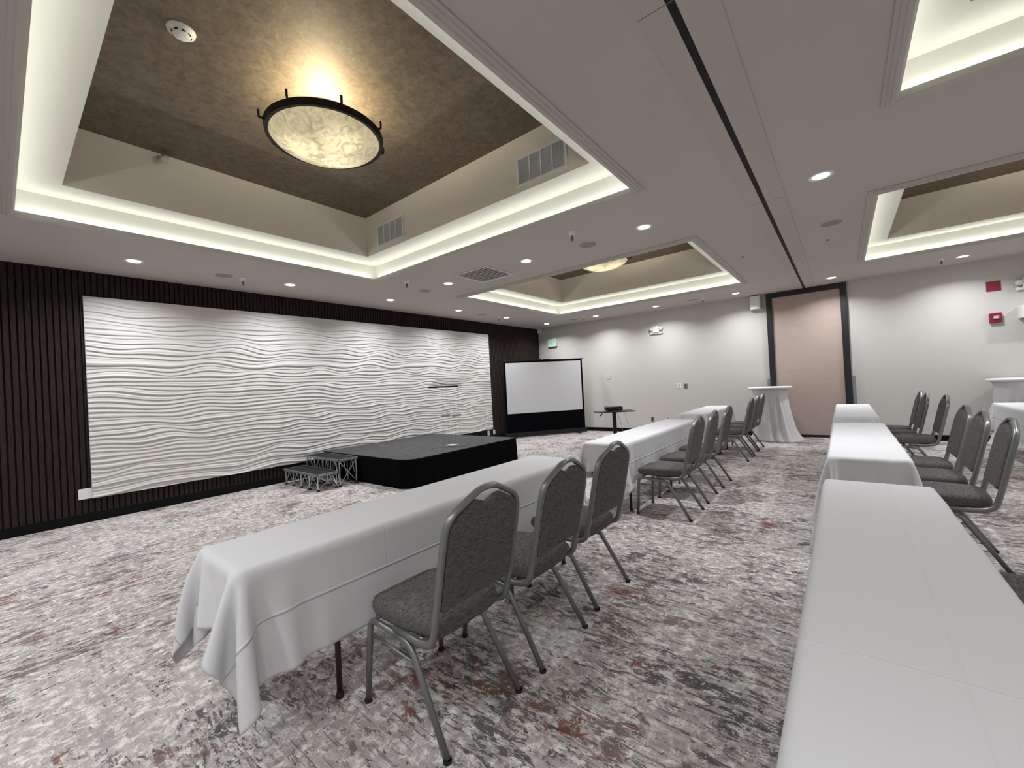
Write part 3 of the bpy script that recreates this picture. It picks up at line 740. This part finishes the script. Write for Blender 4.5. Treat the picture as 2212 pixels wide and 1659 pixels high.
for k, (a, b_, lab) in enumerate(((.06, .14, 'thin grey cable hanging under the projector table, left of two'), (.22, .16, 'thin grey cable hanging under the projector table, right of two'))):
    pts = [Vector((a, b_*.4, .70)), Vector((a+.02, b_, .6)), Vector((a+.09-.03*k, b_+.1, .3)), Vector((a+.10-.10*k, b_+.12, .05)), Vector((a+.02, b_+.3, .006)), Vector((a+.1, 1.2, .006))]
    P = []
    for i in range(len(pts)-1):
        q0 = pts[max(i-1, 0)]; q1 = pts[i]; q2 = pts[i+1]; q3 = pts[min(i+2, len(pts)-1)]
        for j in range(6):
            s_ = j/6; P.append(.5*((2*q1)+(-q0+q2)*s_+(2*q0-5*q1+4*q2-q3)*s_*s_+(-q0+3*q1-3*q2+q3)*s_**3))
    P = [Vector((p.x, p.y, max(p.z, .005))) for p in P]
    o = MB().tube(P, .004, 6).build('cable', 'guard', loc=PT, rz=math.radians(20)); tag(o, lab, 'cable', 'projector cables')

# ------------------------------------------------------------------ banquet chairs
def make_chair(loc):
    t = thing('banquet_chair', loc)
    Y = .222
    def bx(z): return .215+(z-.42)*.215           # back plane: x grows with height
    # back frame, one bent tube
    s = [(-.05, -Y+.012, .405), (.13, -Y+.004, .402), (bx(.43)-.005, -Y, .425), (bx(.60), -Y, .60), (bx(.80), -Y, .80), (bx(.925), -Y+.006, .928), (bx(1.008), -.05, 1.010), (bx(1.012), 0, 1.014)]
    L_ = fillet(s, [0, .05, .07, .03, .03, .075, .04, 0], 6); R_ = [Vector((p.x, -p.y, p.z)) for p in reversed(L_[:-1])]
    MB().tube(L_+R_, .0172, 8, r2=.0135, up=(0, 0, 1)).build('back_frame', 'frame', t, smooth=True)
    # backrest pad, tilted with the frame, notch under the crown
    yo = Y-.014
    out = []
    def arc(pts, r): return [(p.x, p.y) for p in fillet([Vector((a, b_, 0)) for a, b_ in pts], r, 5)]
    half = [(0, .555), (yo-.0, .552), (yo, .60), (yo, .80), (yo-.006, .914), (.078, .976), (.055, .972), (0, .948)]
    hp = arc(half, [0, .03, .02, .03, .06, .006, .008, 0])
    full = hp + [(-a, b_) for a, b_ in reversed(hp[1:-1])]
    # extrude along tilted plane with soft face: three layers
    m = MB(); lay = [(-.026, .90), (-.020, .975), (-.006, 1.0), (.010, 1.0), (.016, .985)]
    cy, cz = 0, .72; n_ = len(full); vs = []
    for off, sc in lay:
        for a, b_ in full:
            aa = a*sc; bb = cz+(b_-cz)*(1-(1-sc)*.7)
            vs.append((bx(bb)+off, aa, bb))
    fs = [(k*n_+i, k*n_+(i+1) % n_, (k+1)*n_+(i+1) % n_, (k+1)*n_+i) for k in range(len(lay)-1) for i in range(n_)]
    fs += [tuple(reversed(range(n_))), tuple((len(lay)-1)*n_+i for i in range(n_))]
    m.add(vs, fs); bp = fixn(m.build('backrest', 'fab', t)); bp.data.polygons.foreach_set('use_smooth', [len(p.vertices) == 4 for p in bp.data.polygons])
    # seat cushion
    half = [(-.278, 0), (-.278, .17), (-.20, .222), (.0, .222), (.205, .192), (.215, .10), (.215, 0)]
    hp = arc(half, [0, .05, .06, .06, .04, .02, 0]); full = hp+[(a, -b_) for a, b_ in reversed(hp[1:-1])]
    lay = [(.412, .90), (.420, .97), (.438, 1.0), (.472, 1.0), (.488, .975), (.497, .90), (.503, .72), (.505, .4)]
    n_ = len(full); vs = []
    for z, sc in lay:
        for a, b_ in full: vs.append((-.02+(a+.02)*sc, b_*sc, z-(.018*max(0, (-a-.14))/.11 if z > .45 else 0)))
    fs = [(k*n_+i, k*n_+(i+1) % n_, (k+1)*n_+(i+1) % n_, (k+1)*n_+i) for k in range(len(lay)-1) for i in range(n_)]
    fs += [tuple(reversed(range(n_))), tuple((len(lay)-1)*n_+i for i in range(n_))]
    m = MB(); m.add(vs, fs); o = fixn(m.build('seat', 'fab', t, smooth=True))
    # seat frame cross bars
    for x, z in ((-.20, .40), (.10, .395)): MB().tube([(x, -.2, z), (x, .2, z)], .011, 8).build('seat_rail', 'frame', t, smooth=True)
    for s_ in (-1, 1):
        y = s_*.222; yi = s_*.205
        f = fillet([(-.269, y, .010), (-.245, yi, .385), (-.05, yi, .375)], [0, .055, 0], 7)
        l = MB().tube(f, .0152, 8, r2=.0135).build('leg', 'frame', t, smooth=True)
        m = MB().lathe([(.0001, 0), (.0172, 0), (.0172, .011), (.0160, .015)], 12, c=(-.2695, y, 0)); m.build('rubber_foot', 'rubber', l)
        m = MB()
        for z in (.12, .245): m.lathe([(.006, 0), (.006, .005), (.0001, .005)], 8, M4=Matrix.Translation((-.256-.006*(.245-z)/.12, y-s_*.011, z)) @ Matrix.Rotation(s_*math.pi/2, 4, 'X'))
        m.build('stacking_bumper', 'rubber', l)
        f = fillet([(-.05, yi, .375), (.045, yi, .365), (.265, y, .010)], [0, .075, 0], 8)
        l = MB().tube(f, .0152, 8, r2=.0135).build('leg', 'frame', t, smooth=True)
        MB().lathe([(.0001, 0), (.0172, 0), (.0172, .011), (.0160, .015)], 12, c=(.266, y, 0)).build('rubber_foot', 'rubber', l)
        MB().tube([(-.250, yi+s_*.003, .32), (.085, yi+s_*.006, .30)], .007, 8).build('stretcher', 'frame', t, smooth=True)
    return t
CH0 = None; CHPOS = []
def chair(x, y, rz, label, group):
    global CH0
    if CH0 is None: CH0 = make_chair((x, y, 0)); o = CH0
    else: o = copy_tree(CH0)
    CHPOS.append((x, y)); o.location = (x, y, 0); o.rotation_euler.z = math.radians(rz); tag(o, label, 'chair', group)
GA, GB, GC = 'chairs at the near left table', 'chairs at the middle left table', 'chairs at the far left table'
chair(-1.505, 1.255, 0, 'grey banquet chair at the near left table, closest to the camera', GA)
chair(-1.490, 1.865, 1, 'grey banquet chair at the near left table, middle of its three', GA)
chair(-1.515, 2.525, -1.5, 'grey banquet chair at the near left table, last before the second table', GA)
chair(-1.485, 4.435, 0, 'grey banquet chair at the second left table, seen nearly in full profile', GB)
chair(-1.495, 5.125, 1, 'grey banquet chair at the second left table, middle of its three', GB)
chair(-1.490, 5.880, 0, 'grey banquet chair at the second left table, nearest the third table', GB)
chair(-1.515, 7.78, 0, 'grey banquet chair at the third left table, first of its three', GC)
chair(-1.510, 8.35, 1, 'grey banquet chair at the third left table, middle of its three', GC)
chair(-1.510, 8.95, -1, 'grey banquet chair at the third left table, closest to the far white cocktail table', GC)
chair(.53, 2.52, 0, 'grey banquet chair cut off at the right frame edge beside the nearest right table', 'chairs at the nearest right table')
GD, GE = 'chairs at the second right table', 'chairs at the third right table'
chair(.555, 4.37, -2, 'large grey banquet chair at the second right table, closest to the right frame edge', GD)
chair(.535, 4.97, 0, 'grey banquet chair at the second right table, middle of its three', GD)
chair(.545, 5.62, 1, 'grey banquet chair at the second right table, farthest of its three', GD)
chair(.67, 7.46, 0, 'grey banquet chair at the third right table, nearest of its three', GE)
chair(.555, 7.98, 0, 'grey banquet chair at the third right table, middle of its three', GE)
chair(.55, 8.50, 0, 'grey banquet chair at the third right table, leftmost in the photo', GE)

# ------------------------------------------------------------------ cloth drape (small position-based simulation)
def drape(W_, L_, T, ds, de, step_, seed, iters=420, shift=(0, 0), obst=()):
    rs = np.random.RandomState(seed)
    dx0 = W_/round(W_/step_); dy0 = L_/round(L_/step_); ds = ds if isinstance(ds, tuple) else (ds, ds); kx = int(round(ds[0]/dx0)); kx2 = int(round(ds[1]/dx0)); ky = int(round(de/dy0))
    xs_ = np.arange(-kx, round(W_/step_)+kx2+1)*dx0-W_/2; ys_ = np.arange(-ky, round(L_/step_)+ky+1)*dy0-L_/2; nx, ny = len(xs_), len(ys_)
    X, Y = np.meshgrid(xs_, ys_, indexing='ij'); P = np.stack([X, Y, np.full_like(X, T+.005)], -1); REST = P.copy()
    UVc = np.stack([X, Y], -1)
    hx_, hy_ = W_/2, L_/2
    fixed = (np.abs(X) <= hx_+.001) & (np.abs(Y) <= hy_+.001)
    wgt = np.where(fixed, 0., 1.)
    P[..., 2] += np.where(fixed, 0, rs.uniform(-.002, .002, X.shape))
    # start the overhang partly folded down so the corners gather
    ox = np.clip(np.abs(P[..., 0])-hx_, 0, None); oy = np.clip(np.abs(P[..., 1])-hy_, 0, None)
    P[..., 2] -= .35*ox+.35*oy; P[..., 0] += shift[0]*(ox > 0); P[..., 1] += shift[1]*(oy > 0)
    Q = P.copy(); dx = xs_[1]-xs_[0]; dy = ys_[1]-ys_[0]
    def sl(a, b_): return (slice(*a), slice(*b_))
    cons = []
    def addc(di, dj, rest, k):
        I, J = np.meshgrid(np.arange(nx-abs(di)), np.arange(ny-abs(dj)), indexing='ij')
        if dj < 0: J = J-dj
        for par in range(2):
            if di: msk = ((I//max(1, abs(di))) % 2) == par
            else: msk = ((J//max(1, abs(dj))) % 2) == par
            a = (I*ny+J)[msk]; b_ = ((I+di)*ny+J+dj)[msk]
            if di and dj: pass
            wa = wgt.reshape(-1)[a]; wb = wgt.reshape(-1)[b_]; ok = (wa+wb) > 0
            cons.append((a[ok], b_[ok], rest, k, (wa/(wa+wb+1e-9))[ok], (wb/(wa+wb+1e-9))[ok]))
    addc(1, 0, dx, 1.); addc(0, 1, dy, 1.)
    dd = math.hypot(dx, dy); addc(1, 1, dd, .35); addc(1, -1, dd, .35)
    addc(2, 0, 2*dx, .22); addc(0, 2, 2*dy, .22)
    Pf = P.reshape(-1, 3); Qf = Q.reshape(-1, 3); free = ~fixed.reshape(-1)
    for it in range(iters):
        vel = (Pf-Qf)*(.985 if it < iters*.75 else .90); Qf = Pf.copy(); Pf = Pf.copy()
        Pf[free] += vel[free]; Pf[free, 2] -= 9.8*(1/90.)**2
        if it < 60: Pf[free] += rs.randn(free.sum(), 3)*.0003
        for sweep in range(5):
            for a, b_, rest, k, wa, wb in cons:
                d_ = Pf[b_]-Pf[a]; ln = np.sqrt((d_*d_).sum(1))+1e-9; c = (k*(ln-rest)/ln)[:, None]*d_
                Pf[a] += c*wa[:, None]; Pf[b_] -= c*wb[:, None]
            # stay outside the table body
            x, y, z = Pf[:, 0], Pf[:, 1], Pf[:, 2]
            ex, ey = hx_+.004, hy_+.004
            ins = free & (np.abs(x) < ex) & (np.abs(y) < ey) & (z < T)
            px = ex-np.abs(x); py = ey-np.abs(y); pz = T+.003-z
            top = ins & (pz < .02); Pf[top, 2] = T+.005
            rest_ = ins & ~top
            ax = rest_ & (px <= py); ay = rest_ & (px > py)
            Pf[ax, 0] = np.sign(x[ax])*ex; Pf[ay, 1] = np.sign(y[ay])*ey
            Pf[:, 2] = np.maximum(Pf[:, 2], .006)
            for ox0, oy0, oy1, oz in obst:
                hit = free & (Pf[:, 0] > ox0) & (Pf[:, 1] > oy0) & (Pf[:, 1] < oy1) & (Pf[:, 2] < oz); Pf[hit, 0] = ox0
    return Pf.reshape(nx, ny, 3), UVc, nx, ny
def cloth_object(sim, loc, label):
    P, UVc, nx, ny = sim
    me = bpy.data.meshes.new('tablecloth')
    idx = np.arange(nx*ny).reshape(nx, ny)
    Fq = np.stack([idx[:-1, :-1], idx[1:, :-1], idx[1:, 1:], idx[:-1, 1:]], -1).reshape(-1, 4)
    me.from_pydata(P.reshape(-1, 3).tolist(), [], Fq.tolist()); me.materials.append(M['linen'])
    me.polygons.foreach_set('use_smooth', [True]*len(Fq))
    uvl = me.uv_layers.new(name='cloth'); li = np.zeros(len(me.loops), dtype=np.int32); me.loops.foreach_get('vertex_index', li)
    uvl.data.foreach_set('uv', UVc.reshape(-1, 2)[li].astype(np.float32).ravel()); me.update()
    o = bpy.data.objects.new('tablecloth', me); COL.objects.link(o); o.location = loc
    s = o.modifiers.new('sub', 'SUBSURF'); s.levels = 1; s.render_levels = 1
    s = o.modifiers.new('thick', 'SOLIDIFY'); s.thickness = .0015; s.offset = 1
    return tag(o, label, 'tablecloth', 'white tablecloths on the long tables')
TW, TT = .475, .742
def table(cx, y0, y1, label, lx=.19, inset=.40):
    L_ = y1-y0-.02; t = tag(thing('folding_table', (cx, (y0+y1)/2, 0)), label, 'table', 'long narrow folding tables')
    MB().prism(rrect(-TW/2+.018, TW/2-.018, -L_/2+.018, L_/2-.018, .012), TT-.03, TT).build('table_top', 'ttop', t, bevel=.004)
    for s_ in (-1, 1):
        y = s_*(L_/2-inset)
        for x in (-lx, lx):
            l = MB().tube([(x, y, .018), (x, y, TT-.03)], .0135, 10).build('leg', 'tleg', t, smooth=True)
            MB().lathe([(.0001, 0), (.018, 0), (.018, .018), (.014, .028), (.0001, .028)], 12, c=(x, y, 0)).build('rubber_foot', 'rubber', l)
        m = MB().tube([(-lx, y, .30), (lx, y, .30)], .009, 8); m.tube([(0, y, .30), (0, y-s_*.28, TT-.035)], .008, 8); m.build('crossbar', 'tleg', t, smooth=True)
    return L_
TABS = [(-2.125, .56, 3.21, 'the nearest left table, its corner drape hanging to the floor', 3), (-2.06, 4.08, 6.80, 'the second left table, between the near and the far one', 5),
        (-2.15, 7.80, 10.0, 'the third left table, nearest the far wall', 8), (.125, .62, 3.19, 'the nearest right table, filling the lower right corner', 11),
        (.125, 4.00, 6.57, 'the second right table, its near end hanging behind the first', 14), (.125, 7.42, 10.0, 'the third right table, farthest, before the tan door panel', 18),
        (2.08, 7.40, 9.90, 'the table cut off at the right edge below the wall box', 21)]
for cx, y0, y1, lab, seed in TABS:
    L_ = table(cx, y0, y1, 'folding table under '+lab, .12 if cx > 0 else .213, .17 if seed == 5 else .40)
    obst = [(c[0]-.292-cx, c[1]-.235-(y0+y1)/2, c[1]+.235-(y0+y1)/2, .53) for c in CHPOS if abs(c[0]-.5-cx) < .35 and (y0+.2 < c[1] < y1 or (y0 < c[1] < y1 and c[0]-.292-cx > .24))]
    sim = drape(TW, L_, TT, (.365, .455) if seed == 3 else .43, .315, .0275, seed, shift=((-.01, .012, 0, .008, -.012, 0, .01)[seed % 7], 0), obst=obst)
    cloth_object(sim, (cx, (y0+y1)/2, 0), 'white tablecloth on '+lab)

# ------------------------------------------------------------------ cocktail tables
def cocktail(cx, cy, lean, label, seed):
    ZT = 1.115; R_ = .40
    t = tag(thing('cocktail_table', (cx, cy, 0)), 'tall round cocktail table '+label, 'table', 'tall cocktail tables')
    MB().lathe([(.0001, ZT-.028), (R_-.02, ZT-.028), (R_-.015, ZT-.006), (.0001, ZT-.006)], 48).build('table_top', 'ttop', t)
    MB().tube([(0, 0, .02), (0, 0, ZT-.028)], .03, 14).build('pole', 'tleg', t, smooth=True)
    MB().lathe([(.0001, 0), (.24, 0), (.24, .012), (.03, .03), (.0001, .03)], 32).build('base', 'tleg', t)
    c = tag(thing('cocktail_tablecloth', (cx, cy, 0)), 'floor length white cloth on the cocktail table '+label, 'tablecloth', 'cocktail table cloths')
    MB().lathe([(.0001, ZT), (R_-.012, ZT), (R_, ZT-.006), (R_+.003, ZT-.020), (R_, ZT-.040), (R_-.012, ZT-.044), (R_-.07, ZT-.043)], 64).build('top_cover', 'satin', c, smooth=True)
    rs = random.Random(seed); n_ = 300; rows = 40; V = []
    folds = [(rs.uniform(0, 6.28), k, rs.uniform(.3, 1.)/(.6+k*.05)) for k in (3, 5, 9, 13, 17, 22, 27)]
    for r in range(rows):
        f = r/(rows-1); z = (ZT-.044)*(1-f)+.003*f
        # neck in below the top, slow flare to the floor
        rad = R_-.055-.042*min(1, f/.13)**.7
        if f > .13: rad += .03*((f-.13)/.87)+.07*max(0, (f-.75)/.25)**2
        sh = lean*f**1.4
        for k in range(n_):
            a = 2*math.pi*k/n_
            wv = sum(am*math.sin(kk*a+ph+.3*f) for ph, kk, am in folds)
            amp = .036*max(0, (f-.06)/.94)**.6
            rr = rad+amp*wv*.55+amp*.7*abs(math.sin(9*a+folds[0][0]))*(.4+.6*abs(math.sin(2*a+1)))+.09*f**2*max(0, math.cos(a+.35))
            V.append((sh+rr*math.cos(a), rr*math.sin(a)*.92, z))
    m = MB(); m.add(V, [(r*n_+i, (r+1)*n_+i, (r+1)*n_+(i+1) % n_, r*n_+(i+1) % n_) for r in range(rows-1) for i in range(n_)])
    o = m.build('skirt', 'satin', c, smooth=True); s = o.modifiers.new('thick', 'SOLIDIFY'); s.thickness = .0015
cocktail(-1.21, 10.20, .07, 'before the black door frame', 5)
cocktail(2.27, 10.36, .0, 'at the right frame edge', 9)
